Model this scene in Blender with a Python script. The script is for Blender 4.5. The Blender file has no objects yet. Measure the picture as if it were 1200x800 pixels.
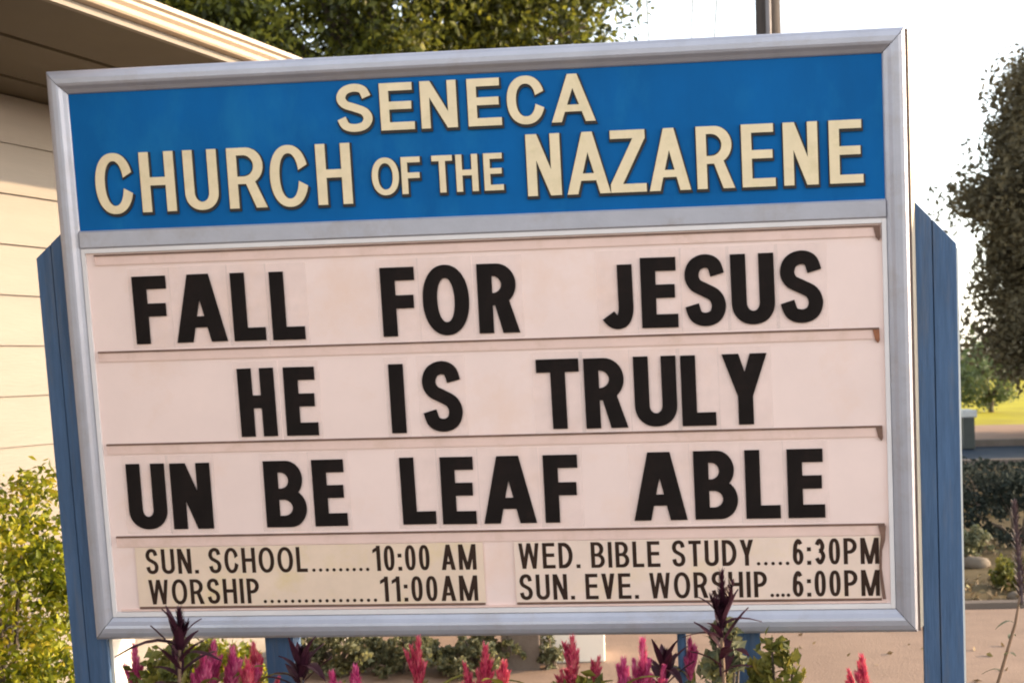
import bpy, math, random
from mathutils import Vector, Matrix, noise
from mathutils.geometry import delaunay_2d_cdt
random.seed(7)
R = math.radians
scene = bpy.context.scene
COL = scene.collection

# ------------------------------------------------------------------ camera
EYE = 1.6
FPX = 1500.0                       # focal length in pixels of the 1200 px wide photograph
cam_data = bpy.data.cameras.new("camera")
cam = bpy.data.objects.new("camera", cam_data)
COL.objects.link(cam)
cam_data.sensor_width = 36.0
cam_data.lens = 36.0 * FPX / 1200.0
cam_data.clip_start = 0.05
cam_data.clip_end = 2000
CAM_ROT = Matrix.Rotation(R(90 + 0.92), 3, 'X') @ Matrix.Rotation(R(-1.2), 3, 'Z')
cam.matrix_world = Matrix.Translation((0, 0, EYE)) @ CAM_ROT.to_4x4()
cam_data.dof.use_dof = True
cam_data.dof.focus_distance = 3.9
cam_data.dof.aperture_fstop = 5.6
scene.camera = cam

# ------------------------------------------------------------------ sky, sun, exposure
SUN_EL, SUN_AZ = 14.5, 9.0         # azimuth measured from +X towards +Y
world = bpy.data.worlds.new("World")
scene.world = world
world.use_nodes = True
wn = world.node_tree.nodes
wl = world.node_tree.links
wn.clear()
sky = wn.new('ShaderNodeTexSky')
sky.sky_type = 'NISHITA'
sky.sun_disc = False
sky.sun_elevation = R(SUN_EL)
sky.sun_rotation = R(90 - SUN_AZ)
sky.air_density = 1.0
sky.dust_density = 1.0
sky.ozone_density = 0.6
bg = wn.new('ShaderNodeBackground')
bg.inputs[1].default_value = 0.15
wo = wn.new('ShaderNodeOutputWorld')
sky_lift = wn.new('ShaderNodeHueSaturation')      # added whitening and lift of the whole sky for brighter ambient light
sky_lift.inputs['Saturation'].default_value = 0.42
sky_lift.inputs['Value'].default_value = 1.35
wl.new(sky.outputs[0], sky_lift.inputs['Color'])
wl.new(sky_lift.outputs[0], bg.inputs[0])
wl.new(bg.outputs[0], wo.inputs[0])

sun_data = bpy.data.lights.new("sun", 'SUN')
sun_data.energy = 2.7
sun_data.angle = R(0.6)
sun_data.color = (1.0, 0.72, 0.42)
sun = bpy.data.objects.new("sun", sun_data)
COL.objects.link(sun)
sdir = Vector((math.cos(R(SUN_AZ)) * math.cos(R(SUN_EL)), math.sin(R(SUN_AZ)) * math.cos(R(SUN_EL)), math.sin(R(SUN_EL))))
sun.rotation_euler = sdir.to_track_quat('Z', 'Y').to_euler()
sun.location = (12, 2, 8)

scene.view_settings.view_transform = 'Standard'
scene.view_settings.look = 'None'
scene.view_settings.exposure = 1.66
scene.view_settings.gamma = 1.0
scene.cycles.filter_width = 2.0
scene.cycles.max_bounces = 6

# ------------------------------------------------------------------ placing helpers
def ray(px, py):
    return (CAM_ROT @ Vector(((px - 600) / FPX, (400 - py) / FPX, -1.0)))
def at(px, py, Y):
    r = ray(px, py)
    k = Y / r.y
    return Vector((r.x * k, Y, EYE + r.z * k))
def ground(px, py, z=0.0):
    r = ray(px, py)
    k = (z - EYE) / r.z
    return Vector((r.x * k, r.y * k, z))

# ------------------------------------------------------------------ mesh helpers
def make_mesh(name, verts, faces, mat=None, smooth=False):
    me = bpy.data.meshes.new(name)
    me.from_pydata([tuple(v) for v in verts], [], faces)
    if mat: me.materials.append(mat)
    if smooth:
        me.polygons.foreach_set('use_smooth', [True] * len(me.polygons))
    me.update()
    return me
def link(name, me, parent=None, mw=None):
    o = bpy.data.objects.new(name, me)
    COL.objects.link(o)
    if parent: o.parent = parent
    if mw is not None: o.matrix_local = mw
    return o
def tag(o, label=None, cat=None, group=None, kind=None):
    if label: o['label'] = label
    if cat: o['category'] = cat
    if group: o['group'] = group
    if kind: o['kind'] = kind
    return o
def empty(name, loc=(0, 0, 0), rz=0.0):
    o = bpy.data.objects.new(name, None)
    o.empty_display_size = 0.1
    COL.objects.link(o)
    o.location = loc
    o.rotation_euler = (0, 0, rz)
    return o
def copy_tree(o, parent=None):
    c = o.copy(); COL.objects.link(c)
    if parent: c.parent = parent
    for ch in list(o.children):
        copy_tree(ch, c)
    return c

class MB:
    def __init__(s): s.v = []; s.f = []
    def box(s, x0, y0, z0, x1, y1, z1):
        n = len(s.v)
        s.v += [(x0,y0,z0),(x1,y0,z0),(x1,y1,z0),(x0,y1,z0),(x0,y0,z1),(x1,y0,z1),(x1,y1,z1),(x0,y1,z1)]
        s.f += [(n,n+3,n+2,n+1),(n+4,n+5,n+6,n+7),(n,n+1,n+5,n+4),(n+1,n+2,n+6,n+5),(n+2,n+3,n+7,n+6),(n+3,n,n+4,n+7)]
        return s
    def prism(s, pts, axis, a, b):
        """closed polygon pts (2D) swept along axis from a to b"""
        n = len(s.v); k = len(pts)
        for c in (a, b):
            for p in pts:
                s.v.append({'x': (c, p[0], p[1]), 'y': (p[0], c, p[1]), 'z': (p[0], p[1], c)}[axis])
        s.f.append(tuple(range(n + k - 1, n - 1, -1)))
        s.f.append(tuple(range(n + k, n + 2 * k)))
        for i in range(k):
            j = (i + 1) % k
            s.f.append((n + i, n + j, n + k + j, n + k + i))
        return s
    def tube(s, path, radii, seg=8, cap=True):
        n = len(s.v)
        path = [Vector(p) for p in path]
        for i, p in enumerate(path):
            a = path[max(0, i - 1)]; b = path[min(len(path) - 1, i + 1)]
            d = (b - a).normalized()
            u = d.orthogonal().normalized() if abs(d.z) < 0.95 else Vector((1, 0, 0))
            u = (u - d * u.dot(d)).normalized()
            w = d.cross(u)
            r = radii[i] if isinstance(radii, (list, tuple)) else radii
            for k in range(seg):
                t = 2 * math.pi * k / seg
                s.v.append(tuple(p + (u * math.cos(t) + w * math.sin(t)) * r))
        for i in range(len(path) - 1):
            for k in range(seg):
                k2 = (k + 1) % seg
                s.f.append((n + i*seg + k, n + i*seg + k2, n + (i+1)*seg + k2, n + (i+1)*seg + k))
        if cap:
            s.f.append(tuple(range(n + seg - 1, n - 1, -1)))
            m = n + (len(path) - 1) * seg
            s.f.append(tuple(range(m, m + seg)))
        return s
    def map(s, fn):
        s.v = [tuple(fn(*p)) for p in s.v]; return s
    def build(s, name, mat, parent=None, smooth=False, mw=None):
        return link(name, make_mesh(name, s.v, s.f, mat, smooth), parent, mw)

def bevel(o, w, seg=2):
    m = o.modifiers.new('bevel', 'BEVEL'); m.width = w; m.segments = seg; m.limit_method = 'ANGLE'; m.angle_limit = R(40)
    return o

# ------------------------------------------------------------------ materials
def material(name, base, rough=0.6, metal=0.0, var=0.12, scale=6.0, bump=0.0, bscale=60.0, stretch=(1,1,1), spots=None, spec=0.5, coord='Object'):
    """base colour with two octaves of wear noise, optional dirt spots (colour, amount, scale) and fine relief"""
    m = bpy.data.materials.new(name); m.use_nodes = True
    nt = m.node_tree; N = nt.nodes; L = nt.links
    b = N['Principled BSDF']
    b.inputs['Roughness'].default_value = rough
    b.inputs['Metallic'].default_value = metal
    b.inputs['Specular IOR Level'].default_value = spec
    tc = N.new('ShaderNodeTexCoord'); mp = N.new('ShaderNodeMapping'); mp.inputs['Scale'].default_value = stretch
    L.new(tc.outputs[coord], mp.inputs[0])
    n1 = N.new('ShaderNodeTexNoise'); n1.inputs['Scale'].default_value = scale; n1.inputs['Detail'].default_value = 8; n1.inputs['Roughness'].default_value = 0.65
    L.new(mp.outputs[0], n1.inputs[0])
    cr = N.new('ShaderNodeValToRGB')
    cr.color_ramp.elements[0].position = 0.3; cr.color_ramp.elements[1].position = 0.7
    c0 = [max(0, c * (1 - var)) for c in base]; c1 = [min(1, c * (1 + var)) for c in base]
    cr.color_ramp.elements[0].color = (*c0, 1); cr.color_ramp.elements[1].color = (*c1, 1)
    L.new(n1.outputs[0], cr.inputs[0])
    out = cr.outputs[0]
    if spots:
        col, amt, sc = spots
        n2 = N.new('ShaderNodeTexNoise'); n2.inputs['Scale'].default_value = sc; n2.inputs['Detail'].default_value = 6; n2.inputs['Roughness'].default_value = 0.7
        L.new(mp.outputs[0], n2.inputs[0])
        r2 = N.new('ShaderNodeValToRGB'); r2.color_ramp.elements[0].position = 0.52; r2.color_ramp.elements[1].position = 0.72
        r2.color_ramp.elements[0].color = (0,0,0,1); r2.color_ramp.elements[1].color = (amt,amt,amt,1)
        L.new(n2.outputs[0], r2.inputs[0])
        mx = N.new('ShaderNodeMix'); mx.data_type = 'RGBA'
        L.new(r2.outputs[0], mx.inputs[0]); L.new(out, mx.inputs[6]); mx.inputs[7].default_value = (*col, 1)
        out = mx.outputs[2]
    L.new(out, b.inputs['Base Color'])
    if bump > 0:
        n3 = N.new('ShaderNodeTexNoise'); n3.inputs['Scale'].default_value = bscale; n3.inputs['Detail'].default_value = 5
        L.new(mp.outputs[0], n3.inputs[0])
        bp = N.new('ShaderNodeBump'); bp.inputs['Strength'].default_value = bump; bp.inputs['Distance'].default_value = 0.01
        L.new(n3.outputs[0], bp.inputs['Height']); L.new(bp.outputs[0], b.inputs['Normal'])
    return m

def leaf_material(name, cols, transl=0.35, rough=0.5, scale=2.0, spec=0.4):
    """each leaf takes its own colour from the ramp (random per island) mixed with a slow noise"""
    m = bpy.data.materials.new(name); m.use_nodes = True
    nt = m.node_tree; N = nt.nodes; L = nt.links
    b = N['Principled BSDF']; out = N['Material Output']
    b.inputs['Roughness'].default_value = rough
    b.inputs['Specular IOR Level'].default_value = spec
    g = N.new('ShaderNodeNewGeometry'); tc = N.new('ShaderNodeTexCoord')
    n1 = N.new('ShaderNodeTexNoise'); n1.inputs['Scale'].default_value = scale; n1.inputs['Detail'].default_value = 3
    L.new(tc.outputs['Object'], n1.inputs[0])
    md = N.new('ShaderNodeMath'); md.operation = 'MULTIPLY_ADD'
    L.new(n1.outputs[0], md.inputs[0]); md.inputs[1].default_value = 1.3; md.inputs[2].default_value = -0.45
    ad = N.new('ShaderNodeMath'); ad.operation = 'MULTIPLY_ADD'
    L.new(g.outputs['Random Per Island'], ad.inputs[0]); ad.inputs[1].default_value = 0.6
    L.new(md.outputs[0], ad.inputs[2])
    cr = N.new('ShaderNodeValToRGB')
    els = cr.color_ramp.elements
    while len(els) < len(cols): els.new(0.5)
    for i, c in enumerate(cols):
        els[i].position = i / (len(cols) - 1); els[i].color = (*c, 1)
    L.new(ad.outputs[0], cr.inputs[0]); L.new(cr.outputs[0], b.inputs['Base Color'])
    tr = N.new('ShaderNodeBsdfTranslucent'); L.new(cr.outputs[0], tr.inputs[0])
    mx = N.new('ShaderNodeMixShader'); mx.inputs[0].default_value = transl
    L.new(b.outputs[0], mx.inputs[1]); L.new(tr.outputs[0], mx.inputs[2]); L.new(mx.outputs[0], out.inputs[0])
    return m

M = {}
M['frame'] = material('weathered_aluminium', (0.43, 0.42, 0.47), 0.42, 0.45, 0.07, 9, 0.05, 90, spots=((0.33, 0.27, 0.24), 0.45, 7))
M['joint'] = material('dark_joint', (0.035, 0.028, 0.025), 0.8)
M['cabinet'] = material('cabinet_side_paint', (0.52, 0.44, 0.34), 0.6, 0.0, 0.08)
M['lip'] = material('brown_cabinet_lip', (0.13, 0.085, 0.07), 0.7, 0, 0.25, 8)
M['plate2'] = material('pinkish_times_plate', (0.79, 0.595, 0.49), 0.5, 0, 0.06, 8, spots=((0.76, 0.56, 0.33), 0.6, 6))
M['face'] = material('message_face_acrylic', (0.84, 0.635, 0.575), 0.42, 0, 0.045, 3.5, 0.0, spots=((0.80, 0.55, 0.44), 0.75, 2.6))
M['track'] = material('letter_track', (0.76, 0.53, 0.46), 0.45, 0, 0.06, 7, 0.0, spots=((0.60, 0.40, 0.30), 0.6, 9))
M['dark_brown'] = material('clip_and_shadow_brown', (0.16, 0.085, 0.06), 0.8, 0, 0.35, 14, stretch=(1, 1, 1))  # brown of the clips, also the painted shadow lines at lips and plates
M['rust'] = material('rusty_clip', (0.25, 0.09, 0.04), 0.8, 0, 0.4, 40)
M['bead'] = material('glazing_bead', (0.72, 0.66, 0.65), 0.45, 0, 0.06)
M['header'] = material('blue_header_panel', (0.001, 0.102, 0.31), 0.7, 0, 0.16, 3.5, 0.0, stretch=(1, 1, 0.45), spots=((0.010, 0.155, 0.36), 0.7, 4.0), spec=0.15)
M['cream'] = material('cream_letter_face', (0.78, 0.62, 0.40), 0.5, 0, 0.07, 14, spots=((0.62, 0.50, 0.26), 0.5, 20))
M['dark'] = material('letter_outline_shadow', (0.022, 0.018, 0.018), 0.7, 0, 0.2)
M['black'] = material('black_message_letter', (0.012, 0.008, 0.007), 0.75, 0, 0.35, 8, spots=((0.03, 0.016, 0.013), 0.6, 6), spec=0.12)
M['plate'] = material('yellowed_times_plate', (0.76, 0.565, 0.43), 0.5, 0, 0.07, 8, spots=((0.72, 0.53, 0.27), 0.75, 7))
M['print'] = material('brown_black_print', (0.035, 0.018, 0.012), 0.75, 0, 0.3, 20, spec=0.15)
M['post'] = material('blue_painted_wood', (0.062, 0.112, 0.205), 0.62, 0, 0.24, 7, 0.25, 30, (6, 6, 0.5), spots=((0.12, 0.135, 0.17), 0.7, 6), spec=0.3)
M['white'] = material('cream_white_paint', (0.80, 0.74, 0.66), 0.55, 0, 0.05, 5)
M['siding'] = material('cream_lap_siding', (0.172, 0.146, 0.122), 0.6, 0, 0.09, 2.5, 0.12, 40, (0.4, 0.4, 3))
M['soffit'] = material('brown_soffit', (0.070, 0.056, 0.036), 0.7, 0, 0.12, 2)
M['fascia'] = material('tan_fascia', (0.15, 0.125, 0.10), 0.6, 0, 0.1, 3)
M['gutter'] = material('cream_gutter', (0.42, 0.33, 0.25), 0.45, 0, 0.05, 4)
M['roof'] = material('asphalt_shingle', (0.10, 0.08, 0.07), 0.9, 0, 0.3, 30, 0.5, 90)
M['steel'] = material('galvanised_steel', (0.17, 0.15, 0.15), 0.6, 0.3, 0.1)
M['pole'] = material('creosoted_wood_pole', (0.04, 0.028, 0.023), 0.85, 0, 0.3, 8, 0.6, 30, (4, 4, 0.3))
M['cable'] = material('grey_cable', (0.30, 0.32, 0.32), 0.6)
M['bark'] = material('bark', (0.10, 0.075, 0.055), 0.9, 0, 0.3, 8, 0.8, 25, (3, 3, 0.6))
M['soil'] = material('soil', (0.10, 0.07, 0.045), 0.95, 0, 0.35, 3, 0.8, 40, spots=((0.16, 0.12, 0.06), 0.8, 1.2), spec=0.12)
M['lawn'] = material('dry_lawn', (0.11, 0.08, 0.04), 0.95, 0, 0.35, 2.5, 0.8, 60, spots=((0.12, 0.085, 0.045), 0.8, 0.9), spec=0.12)
M['field'] = material('sunlit_field', (0.34, 0.29, 0.012), 0.95, 0, 0.25, 0.6, 0.4, 20, spots=((0.27, 0.20, 0.03), 0.6, 0.25), spec=0.12)
M['path'] = material('sunlit_path', (0.30, 0.19, 0.13), 0.9, 0, 0.1, 1.5, spec=0.1)
M['concrete'] = material('warm_concrete', (0.28, 0.195, 0.145), 0.85, 0, 0.12, 2.2, 0.35, 70, spots=((0.20, 0.14, 0.105), 0.6, 3.5), spec=0.12)
M['kerb'] = material('kerb_concrete', (0.15, 0.12, 0.10), 0.85, 0, 0.15, 4, 0.3, 60, spec=0.12)
M['asphalt'] = material('asphalt', (0.022, 0.034, 0.052), 0.85, 0, 0.2, 2, 0.3, 90, spec=0.12)  # base darkened and blued to hold the tree's shade
M['paint'] = material('road_paint', (0.75, 0.68, 0.40), 0.7, 0, 0.1)
M['stone'] = material('pale_stone', (0.16, 0.13, 0.10), 0.85, 0, 0.2, 6, 0.5, 20, spec=0.12)
M['darkbox'] = material('dark_green_metal', (0.03, 0.035, 0.03), 0.5, 0.1, 0.2)
M['palelid'] = material('pale_grey_lid', (0.45, 0.44, 0.42), 0.5, 0, 0.1)
def clear_material():
    m = bpy.data.materials.new('clear_acrylic_card'); m.use_nodes = True
    N = m.node_tree.nodes; L = m.node_tree.links; N.clear()
    o = N.new('ShaderNodeOutputMaterial'); t = N.new('ShaderNodeBsdfTransparent'); d = N.new('ShaderNodeBsdfPrincipled'); x = N.new('ShaderNodeMixShader')
    d.inputs['Base Color'].default_value = (0.86, 0.72, 0.66, 1); d.inputs['Roughness'].default_value = 0.25
    tc = N.new('ShaderNodeTexCoord'); n = N.new('ShaderNodeTexNoise'); n.inputs['Scale'].default_value = 14; n.inputs['Detail'].default_value = 5
    L.new(tc.outputs['Object'], n.inputs[0])
    mm = N.new('ShaderNodeMath'); mm.operation = 'MULTIPLY'; mm.inputs[1].default_value = 0.13
    L.new(n.outputs[0], mm.inputs[0]); L.new(mm.outputs[0], x.inputs[0])
    L.new(t.outputs[0], x.inputs[1]); L.new(d.outputs[0], x.inputs[2]); L.new(x.outputs[0], o.inputs[0])
    return m
M['clear'] = clear_material()
# ------------------------------------------------------------------ ground
def sheet(name, x0, y0, x1, y1, z, mat, nx=1, ny=1, amp=0.0):
    vs, fs = [], []
    for j in range(ny + 1):
        for i in range(nx + 1):
            x = x0 + (x1 - x0) * i / nx; y = y0 + (y1 - y0) * j / ny
            e = 0 if (i in (0, nx) or j in (0, ny)) else amp
            vs.append((x, y, z + e * noise.noise(Vector((x * 1.7, y * 1.7, 0)))))
    for j in range(ny):
        for i in range(nx):
            a = j * (nx + 1) + i
            fs.append((a, a + 1, a + nx + 2, a + nx + 1))
    return tag(link(name, make_mesh(name, vs, fs, mat)), kind='structure')
sheet('ground', -400, -60, 400, 900, -0.02, M['soil'])
sheet('garden_soil', -2.6, 2.2, 5.0, 5.35, 0.0, M['soil'], 50, 24, 0.03)
tag(MB().box(-1.3, 5.4, -0.1, 30, 8.0, 0.0).build('pavement', M['concrete']), kind='structure')
tag(MB().box(-1.3, 8.05, -0.1, 30, 8.14, 0.03).build('lawn_edging', M['kerb']), kind='structure')
sheet('lawn', 1.0, 8.2, 40, 17.85, 0.0, M['lawn'], 80, 26, 0.04)
tag(MB().box(-60, 17.9, -0.1, 80, 18.05, 0.10).build('kerb', M['kerb']), kind='structure')
sheet('road', -60, 18.1, 80, 21.9, -0.01, M['asphalt'])
for i in range(-6, 12):
    tag(MB().box(i * 4, 19.9, -0.012, i * 4 + 2.0, 20.0, -0.005).build('road_marking', M['paint']), kind='structure')
tag(MB().box(-60, 21.95, -0.1, 80, 22.1, 0.10).build('kerb', M['kerb']), kind='structure')
sheet('footpath', -60, 22.12, 80, 26.6, 0.09, M['path'])
sheet('field', -150, 26.7, 200, 75, 0.05, M['field'], 1, 1)

# ------------------------------------------------------------------ the sign's own frame of reference
# measured pose of the sign's front plane; u runs to the right, v up, d into the sign
EX = Vector((0.9951, 0.0308, -0.0934))
BV = Vector((-0.0542, 0.9933, -0.1018))
T0 = Vector((-1.2646, -0.907, 3.887))
def c2w(v):      # (right, up, forward) of the camera -> world direction
    return CAM_ROT @ Vector((v[0], v[1], -v[2]))
ex = c2w(EX).normalized(); bv = c2w(BV).normalized()
eyv = ex.cross(bv) * -1.0            # into the sign, away from the viewer
eyv.normalize()
ez = ex.cross(eyv).normalized()
org = c2w(T0) + Vector((0, 0, EYE))
SHX = bv.dot(ex); SHZ = bv.dot(ez)
SIGN = Matrix(((ex.x, eyv.x, ez.x, org.x), (ex.y, eyv.y, ez.y, org.y), (ex.z, eyv.z, ez.z, org.z), (0, 0, 0, 1)))
def S(u, d, v): return (u + SHX * v, d, SHZ * v)
SINV = SIGN.inverted()
def px2uv(px, py, d=0.0):
    o = SINV @ Vector((0, 0, EYE)); r = SINV.to_3x3() @ ray(px, py)
    k = (d - o.y) / r.y; p = o + r * k
    v = p.z / SHZ
    return p.x - SHX * v, v
W, H = 2.44, 1.7007

sign = bpy.data.objects.new('church_sign', None)
COL.objects.link(sign)
sign.matrix_world = SIGN
tag(sign, 'large church sign with blue header, white message board, grey metal frame and blue posts', 'church sign')

# cabinet body behind the frame, its right front edge chamfered
MB().prism([(0.012, 0.022), (2.4475, 0.022), (2.4635, 0.0455), (2.4635, 0.20), (0.012, 0.20)], 'z', 0.006, H - 0.006).map(lambda x, y, z: S(x, y, z)).build('cabinet', M['cabinet'], sign)

MB().box(2.4405, 0.012, 0.003, 2.4475, 0.0217, H - 0.004).map(lambda x, y, z: S(x, y, z)).build('cabinet_lip', M['lip'], sign)
# frame rails with a rounded profile, mitred
IL, IR, IB, IT = 0.058, 2.378, 0.070, 1.634
prof = [(0.0, 0.034), (0.0, 0.010), (0.05, 0.003), (0.16, -0.003), (0.34, -0.006), (0.55, -0.006), (0.66, -0.004), (0.80, 0.004), (0.95, 0.010), (1.0, 0.014), (1.0, 0.034)]
def rail(o0, o1, i0, i1, name):
    vs, fs = [], []
    g = 0.0012
    for s, d in prof:
        a = Vector(o0).lerp(Vector(i0), s); b = Vector(o1).lerp(Vector(i1), s)
        t = (b - a).normalized() * g
        a = a + t; b = b - t
        vs.append(S(a.x, d, a.y)); vs.append(S(b.x, d, b.y))
    n = len(prof)
    for i in range(n - 1):
        fs.append((2*i, 2*i+1, 2*i+3, 2*i+2))
    fs.append(tuple(range(0, 2*n, 2))); fs.append(tuple(range(2*n-1, 0, -2)))
    o = link(name, make_mesh(name, vs, fs, M['frame']), sign)
    return o
oTL, oTR, oBR, oBL = (0, H), (W, H), (W, 0), (0, 0)
iTL, iTR, iBR, iBL = (IL, IT), (IR, IT), (IR, IB), (IL, IB)
rail(oTL, oTR, iTL, iTR, 'frame_rail'); rail(oBL, oBR, iBL, iBR, 'frame_rail')
rail(oTL, oBL, iTL, iBL, 'frame_stile'); rail(oTR, oBR, iTR, iBR, 'frame_stile')
# dark joints behind the mitres
for (a, b) in ((oTL, iTL), (oTR, iTR), (oBR, iBR), (oBL, iBL)):
    p, q = Vector(a), Vector(b); n2 = Vector((-(q - p).y, (q - p).x)).normalized() * 0.004
    p = p.lerp(q, 0.05)
    c = [p + n2, p - n2, q - n2, q + n2]
    MB().prism([tuple(x) for x in c], 'y', 0.012, 0.02).map(lambda x, y, z: S(x, y, z)).build('mitre_joint', M['joint'], sign)
# middle rail between header and message board
mp_ = [(1.183, 0.020), (1.183, 0.010), (1.188, 0.004), (1.231, 0.004), (1.236, 0.010), (1.236, 0.020)]
MB().prism([(d, v) for v, d in mp_], 'x', IL + 0.001, IR - 0.001).map(lambda x, y, z: S(x, y, z)).build('middle_rail', M['frame'], sign)
header = MB().box(IL, 0.016, 1.233, IR, 0.0215, IT + 0.002).map(lambda x, y, z: S(x, y, z)).build('header_panel', M['header'], sign)
FD = 0.0165                                  # depth of the message face
face = MB().box(IL, FD, IB - 0.002, IR, 0.0214, 1.186).map(lambda x, y, z: S(x, y, z)).build('message_face', M['face'], sign)
# pale beads round the message window
for (a, b, c, d) in ((IL, IB, IL + 0.012, 1.183), (IR - 0.012, IB, IR, 1.183), (IL + 0.0125, 1.170, IR - 0.0125, 1.183), (IL + 0.0125, IB, IR - 0.0125, IB + 0.014)):
    MB().box(a, 0.008, b, c, FD + 0.001, d).map(lambda x, y, z: S(x, y, z)).build('glazing_bead', M['bead'], sign)
# four letter tracks: a shallow peach channel, its lip darkened as a shadow line and the end clip
for k, (v0, u0, u1, hh) in enumerate(((1.1635, 0.095, 2.361, 0.030), (0.8770, 0.082, 2.352, 0.030), (0.5985, 0.083, 2.354, 0.030), (0.3165, 0.088, 2.354, 0.032))):
    tr = MB().box(u0, FD - 0.004, v0 - hh, u1, FD - 0.0005, v0 - 0.0035).map(lambda x, y, z: S(x, y, z)).build('letter_track', M['track'], sign)
    MB().box(u0, FD - 0.007, v0 - 0.0035, u1, FD - 0.0005, v0 + 0.0012).map(lambda x, y, z: S(x, y, z)).build('track_lip', M['dark_brown'], tr)
    MB().prism([(u1 - 0.018, v0 - 0.004), (u1, v0 - 0.004), (u1 + 0.001, v0 - 0.034), (u1 - 0.004, v0 - 0.042), (u1 - 0.012, v0 - 0.032)], 'y', FD - 0.0075, FD - 0.0012).map(lambda x, y, z: S(x, y, z)).build('end_clip', M['rust' if k in (1,) else 'dark_brown'], tr)
    MB().box(u0, FD - 0.006, v0 - 0.018, u0 + 0.004, FD - 0.0008, v0 - 0.004).map(lambda x, y, z: S(x, y, z)).build('end_clip', M['track'], tr)
# long bent clip at the right end of the times plates
MB().prism([(2.335, 0.3125), (2.356, 0.3125), (2.353, 0.27), (2.344, 0.24), (2.342, 0.19), (2.347, 0.14), (2.352, 0.098), (2.343, 0.098), (2.338, 0.14), (2.335, 0.19), (2.337, 0.24), (2.342, 0.28)][::-1], 'y', FD - 0.0105, FD - 0.0072).map(lambda x, y, z: S(x, y, z)).build('bent_clip', M['dark_brown'], sign)
# bottom channel
MB().box(0.085, FD - 0.006, 0.086, 2.354, FD - 0.0005, 0.092).map(lambda x, y, z: S(x, y, z)).build('bottom_channel', M['track'], sign)

# posts: cream body with a blue face board, slanted tops
def post(ua, ub, slope, inset=0.002):
    bx0, bx1 = ua + inset, ub + 0.009
    vt = lambda u: slope(u)
    MB().prism([(bx0, -0.95), (bx1, -0.95), (bx1, vt(bx1) - 0.006), (bx0, vt(bx0) - 0.006)], 'y', 0.066, 0.235).map(lambda x, y, z: S(x, y, z)).build('post_body', M['white'], sign)
    um = ua + (ub - ua) * 0.42
    for a, b in ((ua, um - 0.0012), (um + 0.0012, ub)):
        o = MB().prism([(a, -0.95), (b, -0.95), (b, vt(b)), (a, vt(a))], 'y', 0.047 + (0.0015 if a == ua else 0), 0.0655).map(lambda x, y, z: S(x, y, z)).build('post_board', M['post'], sign)
        bevel(o, 0.002)
post(2.464, 2.576, lambda u: 1.104 + (2.576 - u) * 1.09, 0.045)
post(-0.100, 0.014, lambda u: 1.160 + (u + 0.100) * 0.85)
for a, b in ((0.506, 0.594), (1.916, 1.998)):
    o = MB().box(a, 0.062, -0.95, b, 0.150, 0.10).map(lambda x, y, z: S(x, y, z)).build('support_leg', M['post'], sign); bevel(o, 0.003)
MB().tube([(1.768, 0.075, -0.95), (1.768, 0.075, 0.05)], 0.0135, 10).map(lambda x, y, z: S(x, y, z)).build('conduit', M['post'], sign, True)
# ------------------------------------------------------------------ lettering, drawn as filled outlines
def ell(cx, cy, rx, ry, n=44, p=2.0, a0=0.0, a1=2*math.pi):
    pts = []
    for i in range(n):
        t = a0 + (a1 - a0) * i / (n if abs(a1 - a0 - 2*math.pi) < 1e-6 else n - 1)
        c, s = math.cos(t), math.sin(t)
        pts.append((cx + rx * math.copysign(abs(c) ** (2/p), c), cy + ry * math.copysign(abs(s) ** (2/p), s)))
    return pts
def rect(x0, y0, x1, y1): return [(x0,y0),(x1,y0),(x1,y1),(x0,y1)]
def dsh(x0, y0, x1, y1, rx):
    ry = (y1 - y0) / 2
    rx = min(rx, x1 - x0 - 1e-5)
    return [(x0, y0)] + [(x1 - rx + rx * math.cos(t), y0 + ry + ry * math.sin(t)) for t in [-math.pi/2 + math.pi * i / 18 for i in range(19)]] + [(x0, y1)]
def catmull(pts, n=7):
    out = []
    P = [pts[0]] + pts + [pts[-1]]
    for i in range(1, len(P) - 2):
        p0, p1, p2, p3 = P[i-1], P[i], P[i+1], P[i+2]
        for k in range(n):
            t = k / n
            out.append(tuple(0.5 * ((2*p1[j]) + (-p0[j]+p2[j])*t + (2*p0[j]-5*p1[j]+4*p2[j]-p3[j])*t*t + (-p0[j]+3*p1[j]-3*p2[j]+p3[j])*t**3) for j in (0, 1)))
    out.append(pts[-1])
    return out
def sweep(pts, w, h, sv, sh):
    """stroke of thickness sv (where it runs upright) .. sh (where it runs level) along unit-box points"""
    q = [(sv/2 + x * (w - sv), sh/2 + y * (h - sh)) for x, y in catmull(pts)]
    L, Rr = [], []
    for i in range(len(q)):
        a = q[max(0, i-1)]; b = q[min(len(q)-1, i+1)]
        dx, dy = b[0]-a[0], b[1]-a[1]; l = math.hypot(dx, dy) or 1
        nx, ny = -dy/l, dx/l
        L.append((q[i][0] + nx*sv/2, q[i][1] + ny*sh/2)); Rr.append((q[i][0] - nx*sv/2, q[i][1] - ny*sh/2))
    return [[L[i], L[i+1], Rr[i+1], Rr[i]] for i in range(len(q)-1)]
S_PTS = [(0.97,0.76),(0.83,0.945),(0.5,1.0),(0.16,0.93),(0.02,0.76),(0.15,0.60),(0.5,0.505),(0.86,0.40),(0.99,0.23),(0.85,0.06),(0.5,0.0),(0.15,0.06),(0.0,0.25)]
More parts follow.
